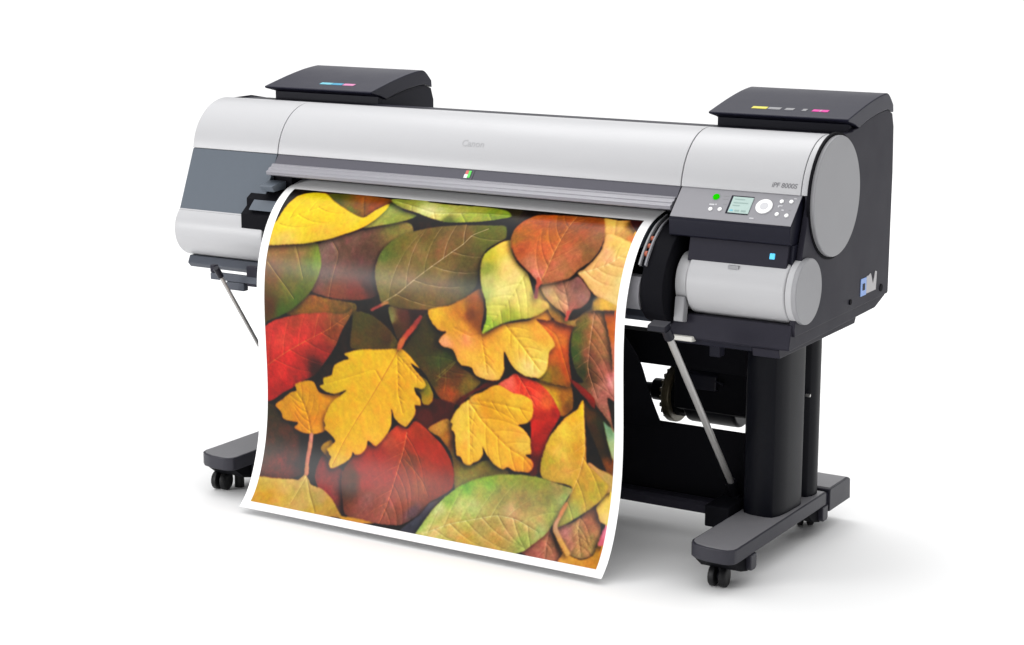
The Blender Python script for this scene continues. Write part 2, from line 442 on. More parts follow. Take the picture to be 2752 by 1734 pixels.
def foot(xc, label=None):
    f = pempty('foot', PR)
    x0, x1 = xc - .064, xc + .064
    # rounded nose in plan
    nose = [(x0, .02), (x0, -.035), (x0 + .006, -.052), (x0 + .022, -.066), (xc - .01, -.075), (xc + .03, -.077), (x1 - .014, -.074), (x1 - .003, -.064), (x1, -.05), (x1, .5), (x0, .5)]
    bm = BM(); zprism(bm, nose, .084, .120); link('foot_plank', bm, 'foot', f, bevel=.003, seg=3)
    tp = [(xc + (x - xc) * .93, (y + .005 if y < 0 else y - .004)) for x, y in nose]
    bm = BM(); zprism(bm, tp, .1185, .1212); link('foot_lit_plate', bm, 'footlit', f, bevel=.0008)  # thin added plate, its lighter colour paints overhead light on the foot
    bm = BM(); box(bm, x0 + .010, x1 - .004, .531, .650, .121, .1232); link('block_lit_plate', bm, 'footlit', f, bevel=.0008)  # same added plate on the rear block, light from above as colour
    bm = BM()
    prism(bm, [(.522, .060), (.522, .118), (.528, .122), (.652, .122), (.664, .116), (.668, .060)], x0 + .004, x1 + .002)
    link('rear_block', bm, 'foot', f, bevel=.003, seg=3)
    bm = BM(); box(bm, x0 + .01, x1 - .004, .499, .523, .064, .112); link('rear_joint', bm, 'dark', f)
    for y0, y1 in ((.022, .056), (.474, .510)):
        bm = BM()
        prism(bm, [(y0, .0835), (y1, .0835), (y1, .050), (y1 - .006, .043), (y0 + .006, .043), (y0, .050)], x0 + .012, x1 + .003)
        link('foot_clamp', bm, 'foot', f, bevel=.003)
        bm = BM(); prism(bm, [(y0 - .075, .084), (y0 + .006, .084), (y0 + .010, .040), (y0 - .03, .050)], x0 + .012, x1 - .010)
        link('clamp_wedge', bm, 'black', f)
    return f
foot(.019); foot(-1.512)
def caster(x, y, rot=0.):
    c = pempty('caster', PR); c.location = (x, y, 0); c.rotation_euler = (0, 0, rot)
    for s in (-1, 1):
        bm = BM(); r = .0268
        prof = [(0, r * .45), (.002, r * .9), (.004, r), (.016, r), (.0185, r * .9), (.0195, r * .5), (.019, 0.0001)]
        n = 36
        rings = []
        for xx, rr in prof:
            rings.append([bm.verts.new((s * (.0035 + xx), rr * math.cos(2 * PI * i / n), r + rr * math.sin(2 * PI * i / n))) for i in range(n)])
        for k in range(len(rings) - 1):
            for i in range(n):
                j = (i + 1) % n; bm.faces.new((rings[k][i], rings[k][j], rings[k + 1][j], rings[k + 1][i]))
        bm.faces.new(rings[0]); bm.faces.new(rings[-1][::-1])
        link('wheel', bm, 'rubber', c, smooth=50)
    bm = BM(); tube(bm, (-.0035, 0, .0268), (.0035, 0, .0268), .010, 16); tube(bm, (0, .006, .03), (0, .010, .084), .009, 16)
    link('swivel_stem', bm, 'blackg', c)
    return c
caster(.012, .0, R(6)); caster(-1.548, .0, R(8)); caster(.0, .56, R(30)); caster(-1.53, .56, R(20))
bm = BM(); tube(bm, (-1.522, .045, .0), (-1.522, .045, .084), .014, 16); link('leveller', bm, 'rubber', PR)

bm = BM(); prism(bm, [(.285, .542), (.285, .458), (.335, .458), (.335, .542)], -1.452, -.039)
link('cross_beam', bm, 'black', PR, bevel=.002)
bm = BM(); prism(bm, [(.300, .302), (.300, .095), (.312, .095), (.312, .302)], -1.452, -.039)
link('back_panel', bm, 'black', PR)
bm = BM(); prism(bm, [(.256, .1205), (.250, .112), (.252, .090), (.262, .086), (.290, .086), (.297, .096), (.297, .112), (.290, .121)], -1.452, -.044)
link('cross_bar', bm, 'char', PR, bevel=.002)
bm = BM(); box(bm, -.112, -.044, .17, .30, .085, .142); link('beam_bracket', bm, 'black', PR, bevel=.004)

# ------------------------------------------------------------------ print basket on the stand
bk = pempty('print_basket', PR)
bm = BM(); prism(bm, [(-.036, .616), (-.036, .635), (-.016, .635), (-.016, .616)], -1.536, -.30)
link('basket_rail', bm, 'slated', bk, bevel=.002)
bm = BM(); box(bm, -1.537, -1.522, -.035, -.017, .6355, .656)
link('rail_hook', bm, 'char', bk, bevel=.002)
bm = BM(); box(bm, -1.41, -1.35, -.034, -.012, .608, .664); link('rail_hook', bm, 'char', bk, bevel=.002)
bm = BM(); box(bm, -1.482, -1.42, -.034, -.014, .592, .6155); link('rail_block', bm, 'slated', bk, bevel=.003)
for x, ya, za, yb, zb, rr, hr in ((-.080, -.113, .636, .262, .176, .0088, .0125), (-1.450, -.098, .647, .232, .176, .0055, .0085)):
    rg = pempty('basket_rod', PR)
    dy, dz = (yb - ya), (zb - za); h = math.hypot(dy, dz); dy /= h; dz /= h
    bm = BM(); tube(bm, (x, ya, za), (x, yb, zb), rr, 18); link('rod_tube', bm, 'steel', rg)
    bm = BM(); tube(bm, (x, ya - dy * .025, za - dz * .025), (x, ya + dy * .008, za + dz * .008), hr, 14); link('rod_hinge', bm, 'blackg', rg)
    bm = BM(); tube(bm, (x, yb - .007, zb + .010), (x, yb + .023, zb - .051), .016, 14); tube(bm, (x - .02, yb + .013, zb - .046), (x + .02, yb + .013, zb - .046), .02, 14); link('rod_pivot', bm, 'black', rg)
bm = BM(); prism(bm, [(-.15, .650), (-.15, .664), (-.118, .672), (-.118, .655)], -.118, -.071)
link('hinge_plate', bm, 'blackg', PR, bevel=.002)
# black cloth falling from the rail to the beam
bm = BM(); cl_ = crom([(.05, .600), (.095, .56), (.165, .49), (.225, .39), (.285, .305), (.37, .20), (.44, .12)], 5)
ci = offset(cl_, .004)
prism(bm, cl_ + ci[::-1], -1.36, -.300)
link('basket_cloth', bm, 'black', bk)
bm = BM(); prism(bm, [(.03, .604), (.03, .592), (.09, .585), (.13, .60), (.13, .606)], -.165, -.088)
link('paper_latch', bm, 'beige', PR, bevel=.003)

bm = BM(); box(bm, -.075, -.047, .10, .13, .545, .583); link('cable_clip', bm, 'dark', PR, bevel=.002)
# ------------------------------------------------------------------ take-up motor
tu = pempty('take_up_unit', PR)
bm = BM(); tube(bm, (-.46, .45, .345), (-.36, .45, .350), .017, 20); tube(bm, (-.40, .45, .348), (-.345, .45, .348), .030, 20)
link('spool_shaft', bm, 'blackg', tu, bevel=.002)
bm = BM(); disc(bm, .45, .345, .078, -.345, -.322, 48); link('spool_flange', bm, 'brass', tu, bevel=.004)
bm = BM(); disc(bm, .45, .345, .060, -.3215, -.305, 48); link('flange_hub', bm, 'black', tu)
bm = BM()
mp = arc(.45, .350, .074, -100, 95, 20) + [(.52, .43), (.53, .32), (.50, .285)]
prism(bm, mp, -.285, -.135)
link('motor_housing', bm, 'blackg', tu, bevel=.010, seg=3)
bm = BM(); prism(bm, [(.40, .43), (.36, .46), (.36, .33), (.40, .315), (.50, .33), (.50, .44)], -.300, -.039)
link('motor_bracket', bm, 'black', tu, bevel=.006)
bm = BM()
for k in range(20):
    a = 2 * PI * k / 20
    box(bm, -.352, -.3455, .45 + .066 * math.cos(a) - .005, .45 + .066 * math.cos(a) + .005, .345 + .066 * math.sin(a) - .005, .345 + .066 * math.sin(a) + .005)
link('gear_teeth', bm, 'brass', tu)
bm = BM(); box(bm, -.365, -.300, .425, .475, .425, .446); box(bm, -.31, -.29, .415, .445, .30, .43); link('sensor_arm', bm, 'blackg', tu, bevel=.003)
bm = BM(); prism(bm, [(.365, .445), (.345, .43), (.345, .39), (.38, .39)], -.26, -.17); link('motor_cover', bm, 'blackg', tu, bevel=.004)
bm = BM(); tube(bm, (-.30, .41, .425), (-.245, .352, .437), .004, 8); tube(bm, (-.245, .352, .437), (-.15, .348, .412), .004, 8); link('motor_wire', bm, 'blackg', tu)
for zz in (.365, .345):
    bm = BM(); tube(bm, (-.225, .368, zz), (-.225, .380, zz), .006, 12); link('bolt', bm, 'steel', tu)

# ------------------------------------------------------------------ the printed sheet
LEAVES = [
('119,104 544,213 582,91 748,94 766,196 728,223 654,245 334,271 199,160', '219,118,5a1a08 476,191,140a0c 753,184,1b1a22 765,126,3a3010', '', 0, '', 0, 0.1),
('185,277 319,227 425,192 462,197 475,228 415,253 399,287 391,331 402,394 343,416 246,419 178,402 161,324', '216,290,83695c 286,257,745848 440,207,8a8040 343,307,64483c 375,375,482e28 228,354,6f5348 267,400,864a30 338,400,7a3a28', '242,425 241,417 263,300 232,269', 0, 'b08a5c', 0.5, 0.25),
('179,417 241,421 330,425 326,456 268,462 133,478 101,476 147,442', '206,436,8a6020 295,430,7c5c24 142,468,806018 312,453,5c5018', '', 0, '', 0, 0.35),
('28,292 171,273 198,299 211,334 203,371 179,413 147,442 106,472 64,493 35,506 2,521 -11,295', '52,304,997446 132,297,8e7848 175,359,67722b 110,402,756d2b 49,371,7a5a32 42,464,58380a 87,474,48630d 143,428,546915 199,335,7e963b', '32,343 68,377 97,403 125,433', 0, 'b49a60', 0.75, 0.2),
('106,284 141,281 177,380 146,384', '', '115,291 134,326 154,375', 0, 'b09a58', 0.6, 0.2),
('358,137 366,121 415,154 464,166 440,186 376,207 317,221 339,192', '391,149,98a850 351,199,a0a04a 428,178,8c9a3c', '', 0, '', 0, 0.2),
('146,116 256,106 362,117 358,137 330,165 302,189 241,172 187,146', '185,135,5a6018 262,153,8c5c18 324,146,945014 268,125,a06020 249,169,707818', '266,119 302,187', 0, 'b07c30', 0.6, 0.25),
('-1,339 -20,265 25,233 39,176 57,136 92,118 136,115 179,141 241,171 302,189 329,163 358,135 362,155 346,189 316,219 279,238 217,263 137,282 71,291 22,297 -9,302', '122,137,ffd820 75,182,ffd21c 51,231,fbd23c 68,280,e8c860 185,185,f8cc18 193,246,e6be40 309,203,f4c818 350,154,f8d020 284,197,e8c838', '12,262 60,218 143,173 184,149', 3, 'd0b028', 0.35, 0.12),
('354,114 473,106 468,112 554,115 652,112 715,118 741,139 721,150 664,167 587,178 523,183 555,180 519,174 461,159 402,145', '403,132,a0a848 497,147,ecec98 525,122,b8c050 523,134,d4d488 522,164,d8d870 588,137,b8b858 617,154,a8b040 690,135,8ca030 565,176,6c7828', '376,123 475,145 518,155 651,140 732,138', 4, 'e8e8a0', 0.35, 0.2),
('412,414 425,415 446,420 485,425 527,424 568,418 609,408 601,407 661,383 698,349 706,312 702,277 711,245 736,224 755,209 748,185 736,173 689,176 630,181 620,181 560,191 504,206 456,224 421,246 399,273 389,299 385,332 391,360 402,390', '403,287,6d783b 405,337,867f45 418,263,677030 452,238,777030 528,215,6f612b 507,277,8a7849 477,330,8a784c 582,248,866941 600,318,8a7848 567,384,7a652e 484,410,6b5623 695,190,677026 621,210,776336 665,281,675e36 635,336,655e3b 600,385,776136 688,334,4c4b2b', '422,411 466,384 520,337 584,284 636,239 654,210 694,187', 5, 'c8b090', 0.8, 0.2),
('378,439 380,434 412,416 431,407 437,413 416,424 386,440', '399,426,9a4840 425,413,b88050', '', 0, '', 0, 0.1),
('437,421 485,423 556,422 542,439 471,504 455,485 442,454', '445,454,8a8850 459,473,4a3010 485,442,5c3020 519,431,301410', '', 0, '', 0, 0.2),
('326,447 378,448 425,472 459,502 466,534 345,548 310,545 318,489', '356,470,4c4a10 399,498,504210 354,536,5c4a10 433,513,4c3410 454,525,5c5418', '', 0, '', 0, 0.3),
('501,505 540,441 564,421 569,440 594,476 643,517 662,555 694,571 721,589 702,609 689,635 659,638 644,657 620,662 595,652 570,621 546,588 513,563 471,543 479,532', '527,484,3c3a14 569,497,4a4010 597,549,46501c 554,605,4c4210 638,577,5c3c10 620,633,9c5010 641,581,6c3c10 681,601,7c6a20 622,530,3c4810 585,499,30280c', '583,602 622,568 662,527 582,596 625,555', 3, '7c7a3c', 0.55, 0.35),
('510,676 570,650 644,658 659,664 674,640 687,626 761,590 770,578 744,581 709,605 643,651 630,698 560,731 553,736 510,713', '586,689,4a0c04 555,697,5c1408 573,682,3c0a04 709,605,601008', '', 0, '', 0, 0.3),
('525,598 554,605 572,639 569,661 554,673 538,669 532,644 515,632', '553,634,8c8414 557,659,b08c10 533,615,5c5410', '', 0, '', 0, 0.2),
('879,564 912,564 981,562 989,590 989,623 968,644 952,647 932,620 899,587', '915,596,f0b428 928,573,c88c14 965,597,a86c0c 976,621,7c4c08 928,617,f4cc30', '', 0, '', 0, 0.25),
('866,406 936,402 974,405 994,413 983,436 979,487 984,562 953,566 914,564 883,558 914,509', '921,426,d86c28 959,415,b45c28 953,449,e07c2c 961,489,cc5c14 930,493,d87020 941,543,90680c 976,522,a04808 910,544,988018', '843,411 902,418 945,443 983,562', 0, 'e89838', 0.4, 0.25),
('769,595 804,566 823,552 858,559 899,574 928,598 951,639 948,656 921,702 901,760 897,801 867,805 861,655', '804,574,f07058 837,562,d83c24 866,584,e84428 886,608,f05838 911,619,ec6830 902,657,bc2c10 865,692,cc2810 887,726,981408 881,778,5c0c08 940,645,a02010 911,685,a01c0c', '829,556 854,590 878,631', 3, 'f8a070', 0.4, 0.3),
('1019,603 1049,606 1089,639 1105,673 1110,787 1093,782 1050,702 1025,651', '1033,632,5c3a08 1049,666,402808 1082,719,382404 1091,750,804c08 1069,656,383810', '', 0, '', 0, 0.3),
('1075,644 1089,653 1105,665 1107,737 1099,731 1085,690', '1089,668,8ab080 1098,710,b8cc90 1085,654,9cc8a0', '', 0, '', 0, 0.1),
('1041,363 1069,362 1106,362 1112,579 1086,582 1105,669 1089,642 1061,613 1029,585 993,557 1018,551 999,529 985,486 983,446 992,411 1007,386 1021,373', '1048,378,b07c54 1016,399,74702c 998,434,5c6420 995,485,445c20 1036,430,8c6434 1065,403,b87c54 1037,480,88583c 1067,460,a8744c 1075,509,b06854 1037,531,5c3c20 1101,540,d88c80 1075,571,b87464 1018,527,384014', '1047,365 1037,446 1030,515 1056,586', 6, 'dca080', 0.55, 0.35),
('1073,363 1106,363 1112,522 1103,506 1097,456 1086,411', '1089,374,c46414 1099,406,d8701c 1104,472,e08060', '', 0, '', 0, 0.2),
('983,548 999,553 1048,587 1049,615 1025,593 1001,574 981,551', '999,564,7c1408 1037,583,901c08 1029,600,802010', '', 0, '', 0, 0.2),
('560,418 621,400 665,378 718,345 731,399 725,458 788,430 870,408 877,397 907,377 930,374 938,390 920,406 882,406 910,430 932,452 938,468 922,484 919,508 914,533 891,557 851,556 820,541 804,522 791,499 789,527 790,548 775,575 751,581 731,580 703,573 691,554 662,552 648,537 640,517 628,511 606,509 593,496 606,478 618,468 594,467 573,450', '585,428,f4b428 623,445,dca028 658,406,c08414 702,381,9c5c14 716,431,8c500c 691,417,7c4408 664,454,e89c34 606,496,f8a870 676,481,f8a05c 683,522,fcb848 744,515,fcb43c 739,565,f8c060 772,529,fcbc44 804,446,f8b83c 844,469,fcc44c 883,499,ffd05c 863,536,ffdc7c 903,513,ffd868 903,448,f8b040 920,392,f8b044 882,416,f0a838', '722,464 692,472 643,457', 0, 'd88c28', 0.5, 0.15),
('722,464 740,509 787,573 743,579 715,554', '', '722,464 732,510 739,562', 4, 'd88c28', 0.6, 0.15),
('788,432 843,421 914,509 891,543 859,536 805,480', '', '794,431 844,479 895,535', 4, 'e09c34', 0.6, 0.12),
('996,115 1041,117 1085,113 1105,141 1103,193 1065,189 1024,181', '1016,137,fcc45c 1053,142,f8bc64 1081,139,e09c40 1077,171,d89c50 1096,147,fcc040 1098,177,d88440', '1034,118 1055,182', 0, 'e8a850', 0.4, 0.2),
('1069,113 1104,107 1114,129 1105,153', '1093,124,3c0804', '', 0, '', 0, 0.1),
('1027,170 1057,170 1088,181 1113,200 1142,355 1112,359 1080,356 1055,341 1025,318 1002,296 982,281 999,269 1019,243 1032,212', '1056,186,fcc468 1091,210,fcd470 1051,225,f4b47c 1031,259,f0b470 1087,261,fcc078 1019,288,fcc478 1061,311,fcc078 1095,334,fcd084 1113,289,fcd890', '984,282 1022,270 1066,249 1103,212', 4, 'fcdc98', 0.55, 0.12),
('889,325 974,400 1032,364 1043,333 1117,355 1099,363 1032,370 997,401 994,413 936,404 906,370 865,388', '938,383,a08030 984,385,b09048 1024,358,282830 1034,337,303848 1068,353,f0c040 1049,352,c8a040 903,377,e8c860', '', 0, '', 0, 0.2),
('885,323 910,312 965,300 986,289 1007,303 1030,327 1026,348 1006,366 984,375 972,398 964,387 933,369 908,351', '902,333,c8a87c 928,354,d0a468 950,322,a87860 986,312,8c6058 1009,336,9c7060 986,358,a0604c 957,371,d09868', '972,397 972,370 960,334 947,309', 3, 'c89878', 0.55, 0.2),
('969,377 980,376 975,388 971,402 964,402 967,389', '971,390,c85848', '', 0, '', 0, 0.1),
('770,214 751,219 725,238 707,258 703,284 707,315 717,345 732,378 737,419 725,460 753,446 788,428 835,413 866,406 900,387 918,374 909,361 878,354 861,324 844,295 811,274 785,244', '756,235,fcd458 724,261,c8c040 721,296,98a048 734,323,c8c070 784,276,fcdc78 811,308,f8e080 781,339,f8e484 763,392,dcd464 748,438,a0c040 803,415,b0b03c 840,367,ecd468 887,375,d8bc58 732,361,b8c468 804,418,88b030', '837,302 808,360 764,416 729,458', 5, 'd0c058', 0.5, 0.12),
('887,319 870,310 845,291 810,268 784,240 769,211 768,183 780,156 796,138 820,123 921,115 971,114 998,117 1027,177 1027,216 1012,247 983,274 964,296 928,309', '790,176,bc6c1c 838,153,c06420 894,147,a85c14 810,230,b86030 846,270,d08060 869,303,e08c70 872,185,c07024 870,232,c86c38 967,138,8c5010 949,185,a86030 1004,179,a06840 967,233,b47048 932,276,b47850 998,237,8c6434 908,306,b07048 782,206,a06c1c', '884,317 893,290 903,240 913,180 922,117', 5, 'e0985c', 0.75, 0.25),
('875,302 889,314 882,329 882,354 872,355 871,330 873,316', '879,315,c85c44 876,343,8c4c48', '', 0, '', 0, 0.1),
('555,735 615,699 635,724 645,794 688,812 746,790 809,816 706,850 654,882 634,799 596,756', '586,727,c08c38 614,757,a8741c 638,799,7c6018 681,829,888030 748,812,706824 702,819,8c7c34 632,762,5c3408', '', 0, '', 0, 0.25),
('-8,528 21,522 59,499 133,476 224,461 295,455 321,438 312,464 285,504 266,543 242,576 214,611 186,639 148,659 111,684 78,701 46,725 20,734 -11,738', '48,527,c03830 133,491,a84428 205,480,a84c30 268,473,8c5830 304,454,80602c 84,553,d84838 154,526,cc3c30 204,520,b43c2c 249,508,84441c 220,567,8c281c 104,600,c83028 55,651,b82420 66,648,c83828 32,710,9c1810 135,640,a0281c 196,621,3c1008 88,680,a01c14', '21,634 91,586 167,543 240,505 308,458', 5, 'c87838', 0.55, 0.3),
('-6,737 22,734 55,744 84,774 123,795 156,809 170,914 10,942', '46,764,3c2c08 91,800,4c2c0c 71,836,402c0c 122,866,5c280c 83,901,602c14 42,859,4c3010 96,895,702010 150,888,3c1008', '', 0, '', 0, 0.5),
('142,807 222,781 268,863 240,904 211,930 180,920', '191,837,0c0404 183,894,14060a 205,909,1c1010', '', 0, '', 0, 0.1),
('225,847 208,890 209,916 228,943 263,967 313,993 347,1007 391,1008 310,893 260,871', '227,887,7c2018 245,925,8c3028 290,955,84403c 323,995,5c3c3c', '', 0, '', 0, 0.25),
('491,744 514,719 544,731 574,751 605,775 633,810 646,843 647,878 622,901 586,926 562,963 516,999 451,1007 392,1009 337,997 316,959 298,913 299,877 323,842 367,805 409,783 459,738', '459,752,d84c28 426,782,b85030 532,739,a83c10 534,788,b03008 600,814,a83008 629,846,8c3008 561,838,a43808 517,827,7c4010 408,824,a02c10 349,869,a02810 378,901,9c2c10 438,874,a03010 331,890,5c3814 331,927,5c4030 392,954,986058 459,961,a06454 516,934,98543c 549,893,94542c 544,958,6c5458 591,894,8c3c18', '490,755 482,803 471,851 464,895 458,943 451,1005', 7, 'd87850', 0.8, 0.2),
('637,894 616,911 586,926 562,963 529,998 526,1019 578,1021 589,966 616,911', '579,931,54505c 552,983,4c4c58 614,904,5c4440 552,1002,3c3c48', '', 0, '', 0, 0.1),  # no leaf: grey sheen of the glossy paper, painted into the print
('482,828 519,844 558,874 578,910 556,956 525,988 484,1003 457,1000', '', '483,824 519,848 554,878 576,910', 0, 'c87c50', 0.5, 0.2),
('181,803 151,803 119,793 131,777 84,775 70,754 51,739 78,717 104,696 124,689 121,671 158,656 185,656 202,682 247,685 274,678 247,726 233,780 205,797', '157,671,cc9410 134,696,cc9814 88,729,c88c14 79,756,d89810 134,734,e09c14 202,706,d8940c 203,754,d08c08 158,783,d88c0c 130,761,cc8c10 182,794,e0a014', '178,802 166,759 147,717 129,697', 4, 'b87808', 0.4, 0.15),
('173,801 185,801 185,838 182,876 187,912 173,919 168,870 170,840', '180,817,d08c70 175,862,c88468 179,905,c08c60', '', 0, '', 0, 0.1),
('-16,948 33,940 75,938 138,932 156,931 175,915 193,926 203,937 242,944 280,964 310,990 333,1012 261,1015 173,1019 16,1022', '64,949,ccac50 123,959,d0b460 113,992,d4ac4c 70,999,cc9c30 167,952,c0a45c 193,986,c8ac60 241,971,b8a05c 241,1010,c8a040 282,983,c0a048 298,1000,b08c3c', '180,917 165,960 154,997', 0, 'e8cc78', 0.6, 0.12),
('172,921 242,944 287,971 268,1010 208,1016', '', '180,918 205,965 241,1010', 0, 'e0c878', 0.6, 0.1),
('324,1006 389,1004 435,1008 395,1016 342,1017', '370,1009,c89434', '', 0, '', 0, 0.1),
('247,807 217,826 216,841 235,853 255,865 263,834', '231,832,b08414 247,844,8c6410', '', 0, '', 0, 0.1),
('467,531 479,531 504,548 533,577 505,566 527,591 545,608 550,620 537,631 514,629 518,646 531,659 532,676 514,676 517,690 514,703 502,723 487,740 467,735 448,720 439,695 441,722 438,746 425,770 393,805 367,794 363,813 350,831 330,838 320,832 318,845 303,860 281,874 257,884 246,871 252,854 244,848 237,836 232,837 260,809 222,783 226,773 219,760 225,740 243,708 279,678 293,665 256,681 225,679 203,667 216,658 217,641 245,630 255,602 287,584 305,578 290,567 300,576 289,566 309,558 340,548 397,541 458,532', '440,548,ecb424 353,558,e4b81c 329,598,dcb020 249,644,d8b01c 226,662,ccac20 293,639,e4b424 361,593,ecb828 427,585,f0bc2c 491,584,ecac28 529,609,e4b02c 468,635,e8a820 424,677,f0b028 381,664,ecb028 314,691,e4b020 248,737,e0b01c 239,764,d8a818 293,757,ecb428 337,736,f0b830 416,740,f4b430 480,706,e8b02c 485,731,e4b038 275,818,ecb428 318,801,f0b42c 268,863,e4b43c 382,781,f4b838', '467,533 440,576 403,632 363,692 328,741 287,809 259,877', 0, 'c8782c', 0.8, 0.12),
('449,557 477,553 476,652 493,711 467,718 441,686', '', '463,551 463,599 462,654 476,703', 4, 'c88430', 0.6, 0.1),
('462,551 484,549 543,603 524,620', '', '465,549 496,576 537,613', 3, 'd09038', 0.5, 0.1),
('418,593 408,631 315,647 221,666 222,648 317,613', '', '408,624 388,593 339,614 276,637 226,656', 0, 'c89428', 0.55, 0.1),
('462,532 472,504 500,474 533,436 543,439 521,472 492,505 476,531', '475,518,c8703c 502,479,b84c38 531,444,984038', '', 0, '', 0, 0.1),
('680,641 661,654 641,676 625,705 632,711 629,725 638,735 641,757 647,792 660,795 671,809 688,813 700,804 717,795 728,776 724,758 740,780 764,800 789,808 803,801 820,808 846,806 866,805 878,789 873,773 853,762 870,756 867,736 866,718 844,695 830,688 857,678 870,662 874,641 869,617 845,607 816,606 778,591 757,593 726,612 696,627', '674,658,f4c054 652,692,f8c450 666,739,fcc850 659,781,fcb840 687,799,fcb83c 701,752,fcc448 708,699,fcc040 743,627,e4a428 782,614,f0b030 823,631,f8c03c 853,657,fcb830 781,666,f0a828 760,725,fcb438 803,719,fcb440 845,739,f8c050 784,777,fcb83c 840,788,f8a42c 870,794,e89028 743,653,dc981c', '682,642 717,686 760,721 804,752 847,768 874,793', 5, 'e09428', 0.6, 0.12),
('680,642 704,677 700,804 679,808 653,740', '', '681,642 684,698 688,762 689,802', 4, 'e8a438', 0.6, 0.1),
('691,630 769,604 865,625 861,667 802,675 743,657', '', '682,641 743,638 802,641 865,647', 4, 'd89020', 0.5, 0.1),
('950,933 921,964 888,1010 940,1015 1006,1016 1000,991 975,951', '942,964,b07858 930,992,a87058 977,984,ac7858 916,1007,985c4c', '950,933 948,970 958,1011', 2, 'c89880', 0.4, 0.25),
('958,930 1010,909 1066,857 1080,880 1089,903 1093,945 1085,980 1054,996 1015,988 985,957', '995,933,b07c6c 1025,921,b08c58 1055,909,a87048 1065,879,8c5c34 1072,949,b89058 1046,972,b48c58 1012,967,ac7c60', '1027,889 1027,931 1052,989', 4, 'd8a878', 0.55, 0.35),
('954,933 985,957 1015,988 1055,997 1085,980 1093,945 1117,934 1143,1019 1003,1018 1000,991', '1014,996,f0a848 987,964,e0a058 1059,1007,d89434 1097,1004,d08c1c 1100,962,c8881c 1086,983,cc9030', '', 0, '', 0, 0.2),
('1101,898 1109,900 1117,934 1105,952 1091,953 1094,924', '1103,919,f08494 1099,944,e87080', '', 0, '', 0, 0.1),
('1111,797 1089,822 1068,859 1075,877 1087,897 1124,896', '1097,821,f8cc58 1082,858,f8d460 1099,888,f4d470', '', 0, '', 0, 0.1),
('1032,756 1064,765 1109,780 1112,811 1090,825 1062,858 1033,820', '1054,785,c89858 1087,797,c8a45c 1058,827,b89048', '', 0, '', 0, 0.2),
('1019,597 1005,614 1001,623 968,648 940,681 921,706 908,737 898,775 900,804 918,818 992,823 979,869 967,898 958,930 992,916 1034,884 1062,860 1090,825 1095,803 1078,792 1049,771 1030,756 1026,706 1022,652', '1013,613,fcbc18 989,645,ecb830 960,679,fccc48 928,720,e0b43c 949,739,f0c050 1001,673,f4bc40 914,773,b8a430 932,792,c8a03c 973,786,d8a848 1010,726,d8a030 1021,779,d0a03c 1009,824,c8a838 1039,840,b8a430 1006,888,a8ac50 983,914,a0a048 1070,825,c0a43c', '1018,608 1021,670 1023,728 1011,787 994,837 977,886 959,930', 5, 'f0b464', 0.8, 0.2),
('569,1019 574,1002 584,972 601,939 628,904 662,874 705,848 750,831 792,821 842,813 892,812 939,818 995,827 987,848 975,875 959,917 939,953 911,984 881,1013 816,1019 711,1024 571,1023', '591,978,b8cc70 614,936,c0d080 641,902,88b030 686,866,78a828 748,842,8cac38 810,832,8ca03c 894,827,90983c 957,835,a09050 732,877,98a83c 796,878,949038 859,876,98843c 920,866,908838 676,923,b4c468 718,916,b8bc6c 824,910,c0a868 907,904,b4a054 947,898,98ac48 671,980,c8b464 631,991,ccc070 753,966,bca864 836,960,c0a464 893,936,b8ac60 806,995,c4a454 725,1007,c8a84c 885,981,a8b460 925,948,a0b468 977,857,9cac60', '595,1008 659,971 726,948 793,926 849,928 917,950', 7, 'd8d090', 0.6, 0.25),
('978,866 988,866 976,900 969,927 994,959 1023,987 1013,993 983,964 956,932 964,902', '977,882,d08850 965,924,d0a078 1002,972,ecac60', '', 0, '', 0, 0.1),
]


def smooth_noise(nu, nv, cell, seed):
    rs = np.random.RandomState(seed)
    gh, gw = int(nv / cell) + 3, int(nu / cell) + 3
    g = rs.rand(gh, gw)
    y = np.arange(nv) / cell; x = np.arange(nu) / cell
    iy = y.astype(int); ix = x.astype(int)
    fy = y - iy; fx = x - ix
    fy = (fy * fy * (3 - 2 * fy))[:, None]; fx = (fx * fx * (3 - 2 * fx))[None, :]
    a = g[iy][:, ix]; b = g[iy][:, ix + 1]; c = g[iy + 1][:, ix]; d = g[iy + 1][:, ix + 1]
    return (a * (1 - fx) + b * fx) * (1 - fy) + (c * (1 - fx) + d * fx) * fy - .5


def blur(a, r):
    r = max(1, int(round(r)))
    for _ in range(2):
        for ax in (0, 1):
            p = np.pad(a, [(r + 1, r) if i == ax else (0, 0) for i in (0, 1)], mode='edge')
            c = np.cumsum(p, axis=ax)
            n = a.shape[ax]
            hi = np.take(c, np.arange(2 * r + 1, 2 * r + 1 + n), axis=ax)
            lo = np.take(c, np.arange(0, n), axis=ax)
            a = (hi - lo) / (2 * r + 1)
    return a


def shift(a, dj, di):
    # move down by dj, left by di
    b = np.zeros_like(a)
    b[dj:, :a.shape[1] - di] = a[:a.shape[0] - dj, di:]
    return b


def loop_curve(p, k=4):
    """closed smooth curve through the outline points, corners kept sharp"""
    n = len(p); o = []
    for i in range(n):
        a, b, c, d = p[i - 1], p[i], p[(i + 1) % n], p[(i + 2) % n]
        for t in np.arange(k) / k:
            o.append(b + (c - b) * (t * t * (3 - 2 * t)) + .38 * ((c - a) * (t * (1 - t) ** 2) - (d - b) * (t * t * (1 - t))))
    return np.array(o)


def chaikin(p, n, closed=True):
    for _ in range(n):
        q = np.roll(p, -1, 0) if closed else p[1:]
        a = p if closed else p[:-1]
        s = np.empty((2 * len(a), 2)); s[0::2] = .86 * a + .14 * q; s[1::2] = .14 * a + .86 * q
        if not closed:
            s = np.vstack([p[:1], s, p[-1:]])
        p = s
    return p


